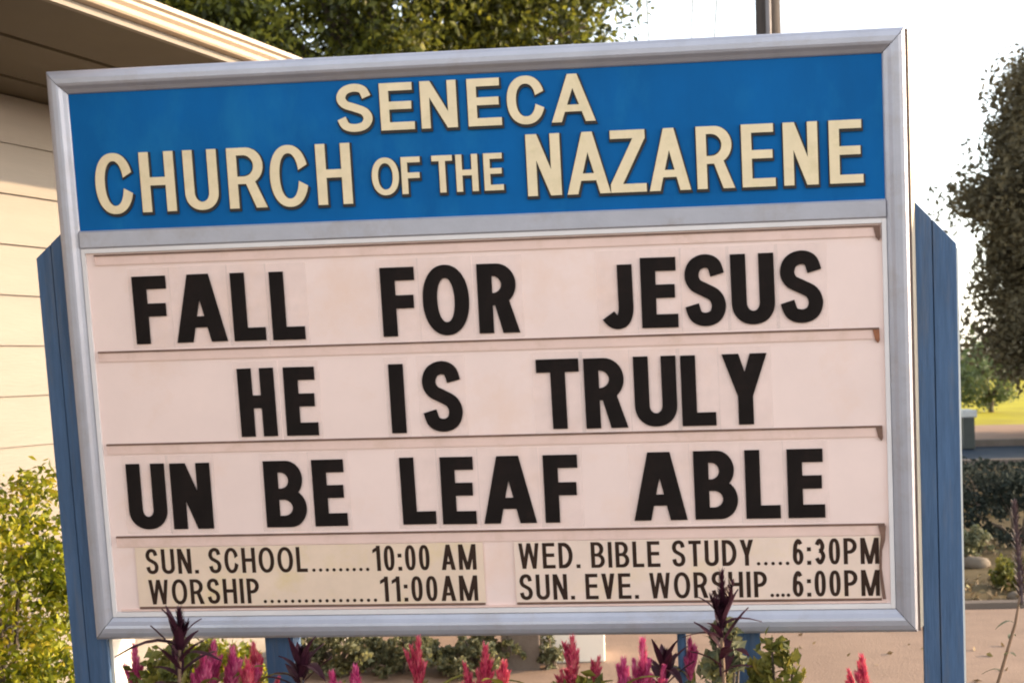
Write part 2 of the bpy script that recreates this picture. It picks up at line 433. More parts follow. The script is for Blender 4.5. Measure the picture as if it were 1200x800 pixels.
def glyph(ch, w, h, sv, sh, apex=1.15):
    P, Q = [], []
    if ch in 'EFLHITU1':
        pass
    if ch == 'E': P = [rect(0,0,sv,h), rect(0,0,w,sh), rect(0,h-sh,w*0.97,h), rect(0,h*0.52-sh*0.5,w*0.93,h*0.52+sh*0.5)]
    elif ch == 'F': P = [rect(0,0,sv,h), rect(0,h-sh,w,h), rect(0,h*0.50-sh*0.5,w*0.95,h*0.50+sh*0.5)]
    elif ch == 'L': P = [rect(0,0,sv,h), rect(0,0,w,sh)]
    elif ch == 'H': P = [rect(0,0,sv,h), rect(w-sv,0,w,h), rect(0,h*0.51-sh*0.5,w,h*0.51+sh*0.5)]
    elif ch == 'I': P = [rect(0,0,w,h)]
    elif ch == 'T': P = [rect(w/2-sv/2,0,w/2+sv/2,h), rect(0,h-sh,w,h)]
    elif ch == 'O': P = [ell(w/2,h/2,w/2,h/2*1.02,52,2.15)]; Q = [ell(w/2,h/2,w/2-sv,h/2*1.02-sh,44,2.15)]
    elif ch == '0': P = [ell(w/2,h/2,w/2,h/2,36,2.4)]; Q = [ell(w/2,h/2,w/2-sv,h/2-sh,30,2.4)]
    elif ch == 'C':
        P = [ell(w/2,h/2,w/2,h/2*1.02,52,2.2)]
        Q = [ell(w/2,h/2,w/2-sv,h/2*1.02-sh,44,2.2), [(w*0.5,h*0.5),(w*1.35,h*0.20),(w*1.35,h*0.82)]]
    elif ch == 'U':
        ry = w*0.52
        P = [rect(0,ry,sv,h), rect(w-sv,ry,w,h), ell(w/2,ry,w/2,ry,26,2.15,math.pi,2*math.pi)]
        Q = [ell(w/2,ry,w/2-sv,ry-sh,24,2.1)]
        Q[0] = [(x, y) for x, y in Q[0] if y <= ry + 1e-6]
        Q.append(rect(sv, ry - 1e-4, w - sv, h + 0.1))
    elif ch == 'J': P = sweep([(1,1.02),(1,0.75),(1,0.45),(0.985,0.2),(0.80,0.045),(0.5,0.0),(0.2,0.035),(-0.06,0.13)], w, h, sv, sh)
    elif ch == 'S': P = sweep(S_PTS, w, h*1.02, sv, sh)
    elif ch == 'A':
        ap = sv*apex; lw = sv*1.08; m = (w/2-ap/2)/h; ys = (w/2-lw)/m; yb = h*0.215; bar = sh*0.86
        P = [[(0,0),(w,0),(w/2+ap/2,h),(w/2-ap/2,h)]]
        Q = [[(lw,-0.001),(w-lw,-0.001),(w-lw-m*yb,yb),(lw+m*yb,yb)], [(lw+m*(yb+bar),yb+bar),(w-lw-m*(yb+bar),yb+bar),(w/2,min(ys,h*0.9))]]
    elif ch == 'N': P = [rect(0,0,sv,h), rect(w-sv,0,w,h), [(0,h),(sv*1.12,h),(w,0),(w-sv*1.12,0)][::-1]]
    elif ch == 'V': P = [[(0,h),(sv*1.1,h),(w/2+sv*0.5,0),(w/2-sv*0.5,0)][::-1], [(w-sv*1.1,h),(w,h),(w/2+sv*0.5,0),(w/2-sv*0.5,0)][::-1]]
    elif ch == 'Y': P = [rect(w/2-sv/2,0,w/2+sv/2,h*0.44), [(0,h),(sv*1.12,h),(w/2+sv/2,h*0.40),(w/2-sv/2,h*0.40)][::-1], [(w-sv*1.12,h),(w,h),(w/2+sv/2,h*0.40),(w/2-sv/2,h*0.40)][::-1]]
    elif ch == 'Z': P = [rect(0,0,w,sh), rect(0.03*w,h-sh,w,h), [(0,sh),(sv*1.25,sh),(w,h-sh),(w-sv*1.25,h-sh)]]
    elif ch == 'W':
        q = w/4
        for x0, x1 in ((0, q), (2*q, q), (2*q, 3*q), (w, 3*q)):
            t = sv*0.95
            P.append([(x1-t/2,0),(x1+t/2,0),(min(max(x0,t/2),w-t/2)+t/2,h),(min(max(x0,t/2),w-t/2)-t/2,h)])
    elif ch == 'M': P = [rect(0,0,sv,h), rect(w-sv,0,w,h), [(w/2-sv*0.5,0),(w/2+sv*0.5,0),(sv*1.1,h),(0,h)], [(w/2-sv*0.5,0),(w/2+sv*0.5,0),(w,h),(w-sv*1.1,h)]]
    elif ch in 'PR':
        yb = h*0.40
        rx = (h-yb)*0.46
        P = [rect(0,0,sv,h), dsh(0,yb,w*(0.94 if ch == 'R' else 1),h,rx)]
        Q = [dsh(sv,yb+sh*0.92,w*(0.94 if ch == 'R' else 1)-sv,h-sh*0.92,rx*0.62)]
        if ch == 'R':
            P.append([(w-sv*1.15,0),(w,0),(w*0.56+sv*0.52,yb+sh*0.5),(w*0.56-sv*0.52,yb+sh*0.5)])
    elif ch == 'B':
        ym = h*0.50
        P = [dsh(0,ym-sh*0.30,w*0.93,h,(h-ym)*0.48), dsh(0,0,w,ym+sh*0.36,h*0.25)]
        Q = [dsh(sv,ym+sh*0.44,w*0.93-sv,h-sh*0.9,h*0.12), dsh(sv,sh*0.9,w-sv,ym-sh*0.44,h*0.13)]
    elif ch == 'D': P = [dsh(0,0,w,h,w*0.62)]; Q = [dsh(sv,sh,w-sv,h-sh,w*0.62-sv*0.6)]
    elif ch == '1': P = [rect(w-sv,0,w,h), [(0,h*0.70),(0,h*0.84),(w-sv*0.4,h),(w-sv*0.4,h*0.84)][::-1]]
    elif ch == '6':
        P = [ell(w/2,h*0.31,w/2,h*0.31,30)] + sweep([(0.92,0.84),(0.55,1.0),(0.12,0.78),(0.0,0.33)], w, h, sv, sh)
        Q = [ell(w/2,h*0.31,w/2-sv,h*0.31-sh,26)]
    elif ch == '3': P = sweep([(0.03,0.80),(0.48,1.0),(0.9,0.77),(0.75,0.58),(0.4,0.53)], w, h, sv, sh) + sweep([(0.4,0.53),(0.8,0.47),(1.0,0.26),(0.5,0.0),(0.0,0.21)], w, h, sv, sh)
    elif ch == '.': P = [rect(w/2-sv*0.5,0,w/2+sv*0.5,sh*1.05)]
    elif ch == ':': P = [rect(w/2-sv*0.5,0,w/2+sv*0.5,sh*1.1), rect(w/2-sv*0.5,h*0.52,w/2+sv*0.5,h*0.52+sh*1.1)]
    return P, Q
def area(p): return sum(p[i][0]*p[(i+1) % len(p)][1] - p[(i+1) % len(p)][0]*p[i][1] for i in range(len(p)))
def fill(P, Q):
    vs, fs = [], []
    K = 100.0
    for poly in P + Q:
        if area(poly) < 0: poly = poly[::-1]
        n = len(vs); vs += [Vector((x*K, y*K)) for x, y in poly]; fs.append(list(range(n, n + len(poly))))
    ov, oe, of, _, _, org_f = delaunay_2d_cdt(vs, [], fs, 0, 1e-4, True)
    polys = [[(x*K, y*K) for x, y in p] for p in P + Q]
    boxes = [(min(x for x, y in p), min(y for x, y in p), max(x for x, y in p), max(y for x, y in p)) for p in polys]
    def inside(px, py, k):
        b = boxes[k]
        if px < b[0] or px > b[2] or py < b[1] or py > b[3]: return False
        p = polys[k]; r = False; j = len(p) - 1
        for i in range(len(p)):
            (xi, yi), (xj, yj) = p[i], p[j]
            if (yi > py) != (yj > py) and px < (xj - xi) * (py - yi) / (yj - yi) + xi: r = not r
            j = i
        return r
    keep = []
    for f in of:
        cx = sum(ov[i].x for i in f) / len(f); cy = sum(ov[i].y for i in f) / len(f)
        if any(inside(cx, cy, k) for k in range(len(P))) and not any(inside(cx, cy, k) for k in range(len(P), len(polys))):
            keep.append(list(f))
    return [(v.x/K, v.y/K) for v in ov], keep
def extrude(vs2, tris, y0, y1, off=(0, 0)):
    """solid between depth y0 (front) and y1 (back) in the sign's sheared frame"""
    used = sorted({i for f in tris for i in f}); mp = {u: k for k, u in enumerate(used)}
    n = len(used)
    V = [S(vs2[i][0] + off[0], y0, vs2[i][1] + off[1]) for i in used] + [S(vs2[i][0] + off[0], y1, vs2[i][1] + off[1]) for i in used]
    F = [tuple(mp[i] for i in f) for f in tris] + [tuple(mp[i] + n for i in reversed(f)) for f in tris]
    cnt = {}
    for f in tris:
        for a, b in zip(f, f[1:] + f[:1]): cnt[(a, b)] = cnt.get((a, b), 0) + 1
    for (a, b) in cnt:
        if (b, a) not in cnt: F.append((mp[b], mp[a], mp[a] + n, mp[b] + n))
    return V, F
_cache = {}
def glyph_fill(ch, w, h, sv, sh, apex):
    k = (ch, round(w, 3), round(h, 3), round(sv, 4), round(sh, 4))
    if k not in _cache: _cache[k] = fill(*glyph(ch, w, h, sv, sh, apex))
    return _cache[k]

# --- cream letters of the header: cream face on a wider dark outline, shifted down right as painted shadow, fixed to the blue panel
HEAD = [
 (1.4868, 0.1325, 0.0255, 0.0220, 1.05, [('S',393.7,115,437,140),('E',443.8,99,486.4,150),('N',491.4,97,536.8,149),('E',546.4,93,588.5,146),('C',594,117,639,133),('A',646.8,143,698.2,141)]),
 (1.2835, 0.1735, 0.0275, 0.0235, 1.05, [('C',112,212,157,230),('H',162.3,180,207.6,247),('U',213.5,177,256.3,225),('R',264.8,174,313.9,243),('C',316.7,207,362.6,222),('H',369,170,413.9,238)]),
 (1.3045, 0.1050, 0.0175, 0.0160, 1.05, [('O',436,208,467.5,207),('F',469.3,184,491.5,183),('T',505.3,182,529.3,182),('H',533.3,181,561.3,223),('E',565.9,179,590.7,222)]),
 (1.2835, 0.1735, 0.0275, 0.0235, 1.05, [('N',615.5,160,658.7,228),('A',665.3,227,716,225),('Z',716.2,222,758,222),('A',761.5,223,810,222),('R',814.8,147,861.5,219),('E',867.8,145,909.1,217),('N',916.8,143,959.3,215),('E',970.6,140,1011.7,213)]),
]
for v0, h, sv, sh, apex, items in HEAD:
    for ch, xl, yl, xr, yr in items:
        ul = px2uv(xl, yl, 0.01)[0]; ur = px2uv(xr, yr, 0.01)[0]
        if ch not in 'OCS': pass
        w = ur - ul
        vs, tr = glyph_fill(ch, w, h, sv, sh, apex)
        V, F = extrude(vs, tr, 0.0075, 0.0105, (ul, v0))
        lt = link('letter', make_mesh('letter', V, F, M['cream']), header)
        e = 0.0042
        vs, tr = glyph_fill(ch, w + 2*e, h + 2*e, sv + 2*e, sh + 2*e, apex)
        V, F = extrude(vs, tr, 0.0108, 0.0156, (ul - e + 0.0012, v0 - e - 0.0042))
        link('letter_shadow_outline', make_mesh('letter_shadow_outline', V, F, M['dark']), header)

# --- black changeable letters standing in the tracks: every one a thing of its own
ROWS = [
 (0.8972, 0.2000, 'top', [
   ('FALL', [('F',154,325,193.4,322),('A',208,402,267.4,401),('L',269,321,312.4,400),('L',314.4,318,358.5,398)]),
   ('FOR', [('F',444.4,313,484.4,312),('O',495.6,352,550,352),('R',557.4,308,610,391)]),
   ('JESUS', [('J',705.5,368,741.2,330),('E',749,301,795.5,384),('S',801.7,330,851.3,360),('U',855.5,297,906.5,295),('S',913.2,315,965,350)])]),
 (0.6125, 0.2035, 'middle', [
   ('HE', [('H',277.5,434,326,512),('E',330.8,431,374,510)]),
   ('IS', [('I',454.5,428,474.5,509),('S',494.3,455,542.8,485)]),
   ('TRULY', [('T',627.9,424,678,422),('R',683.3,419,736.7,501),('U',741.5,419,794.5,490),('L',796.7,417,839.9,499),('Y',845.5,415,898.5,413)])]),
 (0.3378, 0.2000, 'bottom', [
   ('UN', [('U',146.8,546,196.5,603),('N',198,543,251,620)]),
   ('BE', [('B',307.5,543,359.5,595),('E',364.5,540,408.3,618)]),
   ('LEAF', [('L',468,540,511.9,616),('E',514.6,536,559,613),('A',567.7,614,629.6,613),('F',635.6,536,676,535)]),
   ('ABLE', [('A',743.7,612,806,612),('B',812,530,865,585),('L',872,528,915.3,608),('E',921.6,527,967.5,608)])]),
]
ORD = {0: 'first', 1: 'second', 2: 'third', 3: 'fourth', 4: 'fifth'}
for v0, h, row, words in ROWS:
    for word, items in words:
        for k, (ch, xl, yl, xr, yr) in enumerate(items):
            ul = px2uv(xl, yl, 0.012)[0]; ur = px2uv(xr, yr, 0.012)[0]
            w = ur - ul
            sv = 0.0425 if ch != 'S' else 0.040
            if ch == 'I': w = 0.0435
            if ch in 'A': sv = 0.045
            vs, tr = glyph_fill(ch, w, h, sv, 0.0385, 1.42)
            V, F = extrude(vs, tr, 0.0, 0.0022)
            dv = random.uniform(-0.001, 0.001)
            p = S(ul, FD - 0.0052, v0 + dv)
            o = link('message_letter', make_mesh('message_letter', V, F, M['black']))
            o.matrix_world = SIGN @ Matrix.Translation(p) @ Matrix.Rotation(R(random.uniform(-0.35, 0.35)), 4, 'Y')
            w_art = 'an' if ch in 'AEFLNRSHIO' else 'a'
            pos = 'last' if k == len(items) - 1 else ORD[k]
            cw = 0.012
            vb = -0.0135 - 0.0
            cd = MB().box(-cw, 0.0024, vb, w + cw, 0.0034, 0.224).map(lambda x, y, z: S(x, y, z)).build('clear_card', M['clear'], o)
            tag(o, 'black capital %s, %s letter of the word %s in the %s message row' % (ch, pos, word, row), 'letter', 'black capital letters on the message board')

# --- two yellowed plates with the service times
ADV = {'I': 0.30, '1': 0.46, 'W': 0.98, 'M': 0.86, '.': 0.27, ':': 0.30, ' ': 0.34, 'L': 0.60, 'E': 0.66, 'F': 0.62, 'O': 0.80, 'C': 0.74, 'U': 0.70, 'H': 0.72, 'N': 0.72, 'D': 0.72, 'B': 0.70, 'R': 0.72, 'P': 0.66, 'S': 0.68, 'A': 0.72, 'V': 0.68, 'Y': 0.68, 'T': 0.64, '0': 0.58, '3': 0.56, '6': 0.56}
def text_line(mb, txt, x0, y0, x1, y1, h, d, sv=0.0115, v_of=None):
    """printed line of text whose baseline runs between two pixels of the plate"""
    ua, va = px2uv(x0, y0, d); ub, vb = px2uv(x1, y1, d)
    if v_of is not None: va = vb = v_of
    tot = sum(ADV[c] for c in txt) - 0.14
    k = (ub - ua) / tot
    u = ua
    for c in txt:
        if c != ' ':
            w = (ADV[c] - 0.14) * k
            s = sv
            if c in 'I.': w = sv
            P, Q = glyph(c, w, h, s, sv * 0.92, 1.0)
            vs, tr = fill(P, Q)
            V, F = extrude(vs, tr, d - 0.0004, d, (u, va))
            n = len(mb.v); mb.v += V; mb.f += [tuple(i + n for i in f) for f in F]
        u += ADV[c] * k
def dots(mb, n, x0, y0, x1, y1, d, v, r=0.0052):
    ua = px2uv(x0, y0, d)[0]; ub = px2uv(x1, y1, d)[0]
    for i in range(n):
        u = ua + (ub - ua) * i / (n - 1)
        V, F = extrude(*fill([ell(u, v + r, r, r, 10)], []), d - 0.0004, d)
        m = len(mb.v); mb.v += V; mb.f += [tuple(i2 + m for i2 in f) for f in F]
PD = FD - 0.0042
def plate(x0, x1, ya, yb, label, mat='plate'):
    ua = px2uv(x0, ya, PD)[0]; ub = px2uv(x1, ya, PD)[0]
    V = MB().box(0, 0, 0, ub - ua, 0.0022, 0.184).map(lambda x, y, z: S(x, y, z))
    p = S(ua, PD, 0.098)
    o = V.build('times_plate', M[mat])
    o.matrix_world = SIGN @ Matrix.Translation(p)
    tag(o, label, 'sign plate', 'service time plates under the message rows')
    MB().box(0.001, -0.0016, -0.0045, ub - ua - 0.001, 0.002, 0.0018).map(lambda x, y, z: S(x, y, z)).build('shadow_edge', M['dark_brown'], o)  # dark strip painted in for the shadow line under the plate
    return o, Matrix.Translation(p).inverted()
VA, VB, HT = 0.2005, 0.1065, 0.0765
o1, inv1 = plate(161, 568, 680, 680, 'yellowed plate of service times on the left, reading SUN. SCHOOL and WORSHIP')
o2, inv2 = plate(604, 1033, 675, 675, 'yellowed plate of service times on the right, reading WED. BIBLE STUDY and SUN. EVE. WORSHIP', 'plate2')
def build_text(mb, name, parent, inv):
    mb.v = [tuple(inv @ Vector(p)) for p in mb.v]
    mb.build(name, M['print'], parent)
D = PD - 0.0003
mb = MB(); text_line(mb, 'SUN. SCHOOL', 171, 660, 360, 656, HT, D, v_of=VA); dots(mb, 9, 368, 668, 431, 668, D, VA)
text_line(mb, '10:00 AM', 437, 656, 558, 653, HT, D, v_of=VA); build_text(mb, 'lettering', o1, inv1)
mb = MB(); text_line(mb, 'WORSHIP', 175, 696, 304, 694, HT, D, v_of=VB); dots(mb, 17, 311, 704, 440, 702, D, VB)
text_line(mb, '11:00AM', 446, 692, 560, 690, HT, D, v_of=VB); build_text(mb, 'lettering', o1, inv1)
mb = MB(); text_line(mb, 'WED. BIBLE STUDY', 608, 652, 883, 648, HT, D, v_of=VA); dots(mb, 5, 889, 660, 923, 660, D, VA)
text_line(mb, '6:30PM', 929, 648, 1030, 646, HT, D, v_of=VA); build_text(mb, 'lettering', o2, inv2)
mb = MB(); text_line(mb, 'SUN. EVE. WORSHIP', 609, 690, 899, 686, HT, D, v_of=VB); dots(mb, 4, 905, 697, 924, 697, D, VB)
text_line(mb, '6:00PM', 929, 686, 1031, 684, HT, D, v_of=VB); build_text(mb, 'lettering', o2, inv2)
# ------------------------------------------------------------------ church building with lap siding and deep eave
WD = Vector((math.sin(R(23)), math.cos(R(23)), 0))        # along the wall, away from the camera
WN = Vector((WD.y, -WD.x, 0))                              # out of the wall
P0 = at(0, 110, 5.05); WALL_TOP = P0.z; P0.z = 0
house = bpy.data.objects.new('church_building', None); COL.objects.link(house)
# local axes: X along the wall, Y into the building, Z up
house.matrix_world = Matrix(((WD.x, -WN.x, 0, P0.x), (WD.y, -WN.y, 0, P0.y), (0, 0, 1, 0), (0, 0, 0, 1)))
tag(house, 'cream building with lap siding, brown soffit and pale gutter behind the left of the sign', 'building')
XA, XB, DEP = -3.2, 5.2, 7.0
MB().box(XA, 0.02, -0.05, XB, DEP, WALL_TOP).build('wall', M['siding'], house)
EXPO = 0.2005
ztop = WALL_TOP
# siding rows are counted from the row line that shows at pixel (0, 345)
q = ray(0, 345); kk = (P0.x * WN.x + P0.y * WN.y) / (q.x * WN.x + q.y * WN.y)
zline = EYE + q.z * kk
z = zline - math.floor(zline / EXPO) * EXPO - EXPO
row = 0
board_cache = {}
while z < ztop - 0.02:
    z0, z1 = max(z, 0.02), min(z + EXPO, ztop - 0.002)
    cuts = [XA] + [XA + ((row * 1.37) % 2.6) + 1.0 + 3.66 * i for i in range(3)] + [XB]
    cuts = sorted(c for c in cuts if XA <= c <= XB and not (-0.4 < c < 1.4))
    for a, b in zip(cuts, cuts[1:]):
        MB().prism([(-0.020, z0), (-0.004, z1 + 0.002), (0.018, z1 + 0.002), (0.018, z0)], 'x', a + 0.0012, b - 0.0012).build('siding_board', M['siding'], house)
    z += EXPO; row += 1
MB().box(XA - 0.02, -0.03, 0.0, XA + 0.07, 0.05, ztop).build('corner_trim', M['white'], house)
MB().box(XB - 0.07, -0.03, 0.0, XB + 0.02, 0.05, ztop).build('corner_trim', M['white'], house)
MB().box(XA - 0.03, -0.045, -0.05, XB + 0.03, 0.01, 0.019).build('foundation', M['kerb'], house)
OV = 1.10                                                   # overhang
n_b = 5
for i in range(n_b):
    y0 = -OV + i * (OV / n_b); y1 = y0 + OV / n_b - 0.012
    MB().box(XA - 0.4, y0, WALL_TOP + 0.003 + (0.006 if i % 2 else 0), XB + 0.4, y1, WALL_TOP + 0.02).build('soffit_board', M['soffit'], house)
MB().box(XA - 0.4, -OV - 0.0, WALL_TOP + 0.0225, XB + 0.4, 0.03, WALL_TOP + 0.035).build('soffit_backing', M['joint'], house)
MB().box(XA - 0.4, -OV - 0.025, WALL_TOP - 0.012, XB + 0.4, -OV - 0.002, WALL_TOP + 0.060).build('fascia_board', M['fascia'], house)
gz = WALL_TOP + 0.012
MB().prism([(-OV - 0.027, gz), (-OV - 0.060, gz), (-OV - 0.066, gz + 0.006), (-OV - 0.070, gz + 0.020), (-OV - 0.084, gz + 0.030), (-OV - 0.086, gz + 0.040), (-OV - 0.100, gz + 0.046), (-OV - 0.102, gz + 0.060), (-OV - 0.096, gz + 0.062), (-OV - 0.094, gz + 0.054), (-OV - 0.027, gz + 0.05)][::-1], 'x', XA - 0.42, XB + 0.42).build('gutter', M['gutter'], house)
# roof: low slope up to a ridge parallel to the wall
zr0 = WALL_TOP + 0.066
sl = 0.17
ridge_y = DEP / 2
rf = MB().prism([(-OV - 0.05, zr0), (ridge_y, zr0 + (ridge_y + OV) * sl), (DEP + OV, zr0), (DEP + OV, zr0 - 0.02), (ridge_y, zr0 + (ridge_y + OV) * sl - 0.04), (-OV - 0.05, zr0 - 0.02)][::-1], 'x', XA - 0.45, XB + 0.45).build('roof', M['roof'], house)
for xe in (XA, XB - 0.04):
    MB().prism([(0.03, WALL_TOP), (DEP - 0.03, WALL_TOP), (ridge_y, zr0 + (ridge_y + OV) * sl - 0.06)], 'x', xe, xe + 0.04).build('gable', M['siding'], house)
# ------------------------------------------------------------------ vegetation
def leaf_cloud(points, size, rng, aspect=0.55, up=0.0, curl=0.25):
    """many small folded leaves: points are (x, y, z[, scale])"""
    vs, fs = [], []
    for p in points:
        s = size * rng.uniform(0.6, 1.3)
        a = Vector((rng.gauss(0, 1), rng.gauss(0, 1), rng.gauss(0, 1) + up)).normalized()
        b = a.orthogonal().normalized()
        b = (Matrix.Rotation(rng.uniform(0, 6.283), 3, a) @ b)
        n = a.cross(b)
        c = Vector(p[:3]); n0 = len(vs); w = s * aspect
        vs += [c - a * s * 0.5, c + b * w * 0.5 + n * s * curl * 0.3, c + a * s * 0.5, c - b * w * 0.5 + n * s * curl * 0.3]
        fs.append((n0, n0 + 1, n0 + 2)); fs.append((n0, n0 + 2, n0 + 3))
    return vs, fs
def crown_points(n_clump, per, centre, rad, rng, shell=0.55, clump_r=0.28):
    """leaf positions gathered in clumps spread through an ellipsoid with an uneven outline"""
    pts, cl = [], []
    for i in range(n_clump):
        d = Vector((rng.gauss(0, 1), rng.gauss(0, 1), rng.gauss(0, 1))).normalized()
        r = rng.uniform(shell, 1.0) ** 0.7 * (1 + 0.28 * noise.noise(d * 2.3 + Vector(centre)))
        c = Vector((d.x * rad[0] * r, d.y * rad[1] * r, d.z * rad[2] * r)) + Vector(centre)
        cl.append(c)
        cr = clump_r * min(rad) * rng.uniform(0.5, 1.25)
        for k in range(per):
            e = Vector((rng.gauss(0, 1), rng.gauss(0, 1), rng.gauss(0, 0.75)))
            if e.length > 1.9: e = e * (1.9 / e.length)
            e = e * cr * 0.55
            pts.append(tuple(c + e))
    return pts, cl
def tree(name, base, height, centre, rad, n_clump, per, leaf, mat, label, trunk_r=0.2, seed=1, clump_r=0.28, group=None, cat='tree', shell=0.55):
    rng = random.Random(seed)
    root = empty(name, base)
    tag(root, label, cat, group)
    pts, cl = crown_points(n_clump, per, centre, rad, rng, shell, clump_r)
    vs, fs = leaf_cloud(pts, leaf, rng)
    link('crown', make_mesh('crown', vs, fs, mat), root)
    mb = MB()
    c = Vector(centre)
    top = Vector((c.x * 0.5, c.y * 0.5, c.z - rad[2] * 0.55))
    mb.tube([(0, 0, -0.1), (0.02, 0, top.z * 0.3), tuple(top * 0.7 + Vector((0.04, 0.02, 0))), tuple(top)], [trunk_r * 1.35, trunk_r, trunk_r * 0.85, trunk_r * 0.7], 12)
    link('trunk', make_mesh('trunk', mb.v, mb.f, M['bark'], True), root)
    mb = MB()
    for i in range(min(26, len(cl))):
        e = cl[(i * 7) % len(cl)]
        mid = top.lerp(e, 0.5) + Vector((rng.uniform(-1, 1), rng.uniform(-1, 1), rng.uniform(0, 1))) * 0.1 * min(rad)
        mb.tube([tuple(top * rng.uniform(0.8, 1.0)), tuple(mid), tuple(e)], [trunk_r * 0.45, trunk_r * 0.22, trunk_r * 0.06], 6)
    link('limbs', make_mesh('limbs', mb.v, mb.f, M['bark'], True), root)
    return root
LM = {}
LM['oak'] = leaf_material('oak_leaves', [(0.014, 0.017, 0.006), (0.045, 0.052, 0.012), (0.17, 0.18, 0.025), (0.40, 0.36, 0.04)], 0.5, 0.45, 1.1)
LM['dusk'] = leaf_material('dark_tree_leaves', [(0.055, 0.045, 0.024), (0.115, 0.092, 0.05), (0.22, 0.17, 0.085)], 0.3, 0.8, 1.0)
LM['young'] = leaf_material('young_tree_leaves', [(0.05, 0.07, 0.03), (0.10, 0.13, 0.05), (0.16, 0.20, 0.07)], 0.35)
LM['shrub'] = leaf_material('shrub_leaves', [(0.03, 0.045, 0.006), (0.12, 0.15, 0.010), (0.34, 0.34, 0.018), (0.60, 0.44, 0.05)], 0.4, 0.4, 5.0)
LM['hedge'] = leaf_material('hedge_leaves', [(0.035, 0.04, 0.02), (0.11, 0.12, 0.06), (0.24, 0.23, 0.13), (0.36, 0.32, 0.08)], 0.3, 0.5, 5.0)
LM['bed'] = leaf_material('bed_leaves', [(0.05, 0.06, 0.015), (0.16, 0.16, 0.03), (0.38, 0.30, 0.06)], 0.35, 0.5, 8.0)
LM['plume'] = leaf_material('pink_plume', [(0.36, 0.015, 0.11), (0.70, 0.10, 0.28), (0.84, 0.38, 0.48)], 0.35, 0.6, 20.0)
LM['redplume'] = leaf_material('red_plume', [(0.38, 0.015, 0.06), (0.68, 0.09, 0.17), (0.82, 0.34, 0.30)], 0.35, 0.6, 20.0)
LM['purple'] = leaf_material('burgundy_leaves', [(0.018, 0.006, 0.012), (0.045, 0.010, 0.022), (0.08, 0.02, 0.035)], 0.2, 0.5, 20.0)
LM['mauve'] = leaf_material('mauve_spike', [(0.05, 0.03, 0.035), (0.12, 0.08, 0.085)], 0.2, 0.6, 20.0)
LM['cover'] = leaf_material('shade_dark_leaves', [(0.012, 0.017, 0.014), (0.03, 0.038, 0.032), (0.055, 0.055, 0.045)], 0.1, 0.9, 0.8, 0.08)  # leaf colour darkened to stand for the shade near the road
LM['litter'] = leaf_material('litter', [(0.10, 0.07, 0.04), (0.24, 0.17, 0.09), (0.14, 0.14, 0.05)], 0.15, 0.8, 3.0)

# big tree behind the building and sign
c = at(432, 5, 18.5)
tree('oak_tree', (c.x, 18.5, 0), 8, (0, 0, c.z), (3.4, 3.0, 2.5), 560, 210, 0.115, LM['oak'], 'large leafy tree standing above the left half of the sign, behind the gutter', 0.26, 3, 0.26)
# dark tree at the right edge
c = at(1332, 270, 22.5)
tree('oak_tree', (c.x, 22.5, 0), 7, (0, 0, c.z), (2.75, 2.5, 3.6), 520, 380, 0.12, LM['dusk'], 'tall dark tree at the right edge of the photo beyond the road', 0.3, 9, 0.27)
# small pale green tree in front of the field
c = at(1160, 448, 33)
tree('young_tree', (c.x, 33, 0.05), 2, (0, 0, c.z), (0.85, 0.8, 0.62), 46, 90, 0.10, LM['young'], 'small pale green tree under the dark tree, at the edge of the bright field', 0.06, 5, 0.4)
# far belt of woodland
rng = random.Random(4)
pts = []
for i in range(640):
    x = rng.uniform(-90, 110); y = rng.uniform(74, 84); hh = rng.uniform(1.5, 6.5) * (1.1 + 0.5 * noise.noise(Vector((x * 0.06, 3, 0))))
    for k in range(48):
        pts.append((x + rng.gauss(0, 1.3), y + rng.gauss(0, 1.0), max(0.1, rng.uniform(0.0, 1.0) * hh * 0.62 + rng.gauss(0, 0.4))))
vs, fs = leaf_cloud(pts, 0.6, rng)
o = link('far_woodland', make_mesh('far_woodland', vs, fs, LM['young']))
tag(o, 'pale belt of far trees at the end of the bright field', 'woodland', kind='stuff')

def shrub(name, base, rad, zc, n_clump, per, leaf, mat, label, seed, cat='shrub', clump=0.35, shell=0.3):
    rng = random.Random(seed)
    root = empty(name, base); tag(root, label, cat)
    pts, cl = crown_points(n_clump, per, (0, 0, zc), rad, rng, shell, clump)
    pts = [p for p in pts if p[2] > 0.01]
    vs, fs = leaf_cloud(pts, leaf, rng)
    link('foliage', make_mesh('foliage', vs, fs, mat), root)
    mb = MB()
    for i in range(10):
        e = cl[(i * 5) % len(cl)]
        mb.tube([(rng.uniform(-.05, .05), rng.uniform(-.05, .05), -0.03), (e.x * 0.4, e.y * 0.4, e.z * 0.6), tuple(e)], [0.012, 0.008, 0.003], 5)
    link('stems', make_mesh('stems', mb.v, mb.f, M['bark']), root)
    return root
# yellow-green bush at the left
c = at(12, 745, 4.75)
shrub('shrub', (c.x, c.y, 0), (0.37, 0.34, 0.72), 0.66, 190, 60, 0.034, LM['shrub'], 'bright yellow-green bush at the left edge in front of the siding', 11, clump=0.3)
# hedge below the sign
c = ground(480, 792)
for i, (px, ww, top) in enumerate(((395, 0.36, 740), (478, 0.34, 744), (560, 0.30, 748))):
    g = ground(px, 786)
    t = at(px, top, g.y)
    shrub('shrub', (g.x, g.y, 0), (ww * 0.8, 0.24, t.z * 0.52), t.z * 0.5, 70, 60, 0.034, LM['hedge'],
          ['yellow-tipped low shrub under the sign next to the left support leg', 'grey-green low shrub under the sign between two other shrubs', 'grey-green low shrub under the sign next to the grey step'][i], 20 + i, clump=0.32)

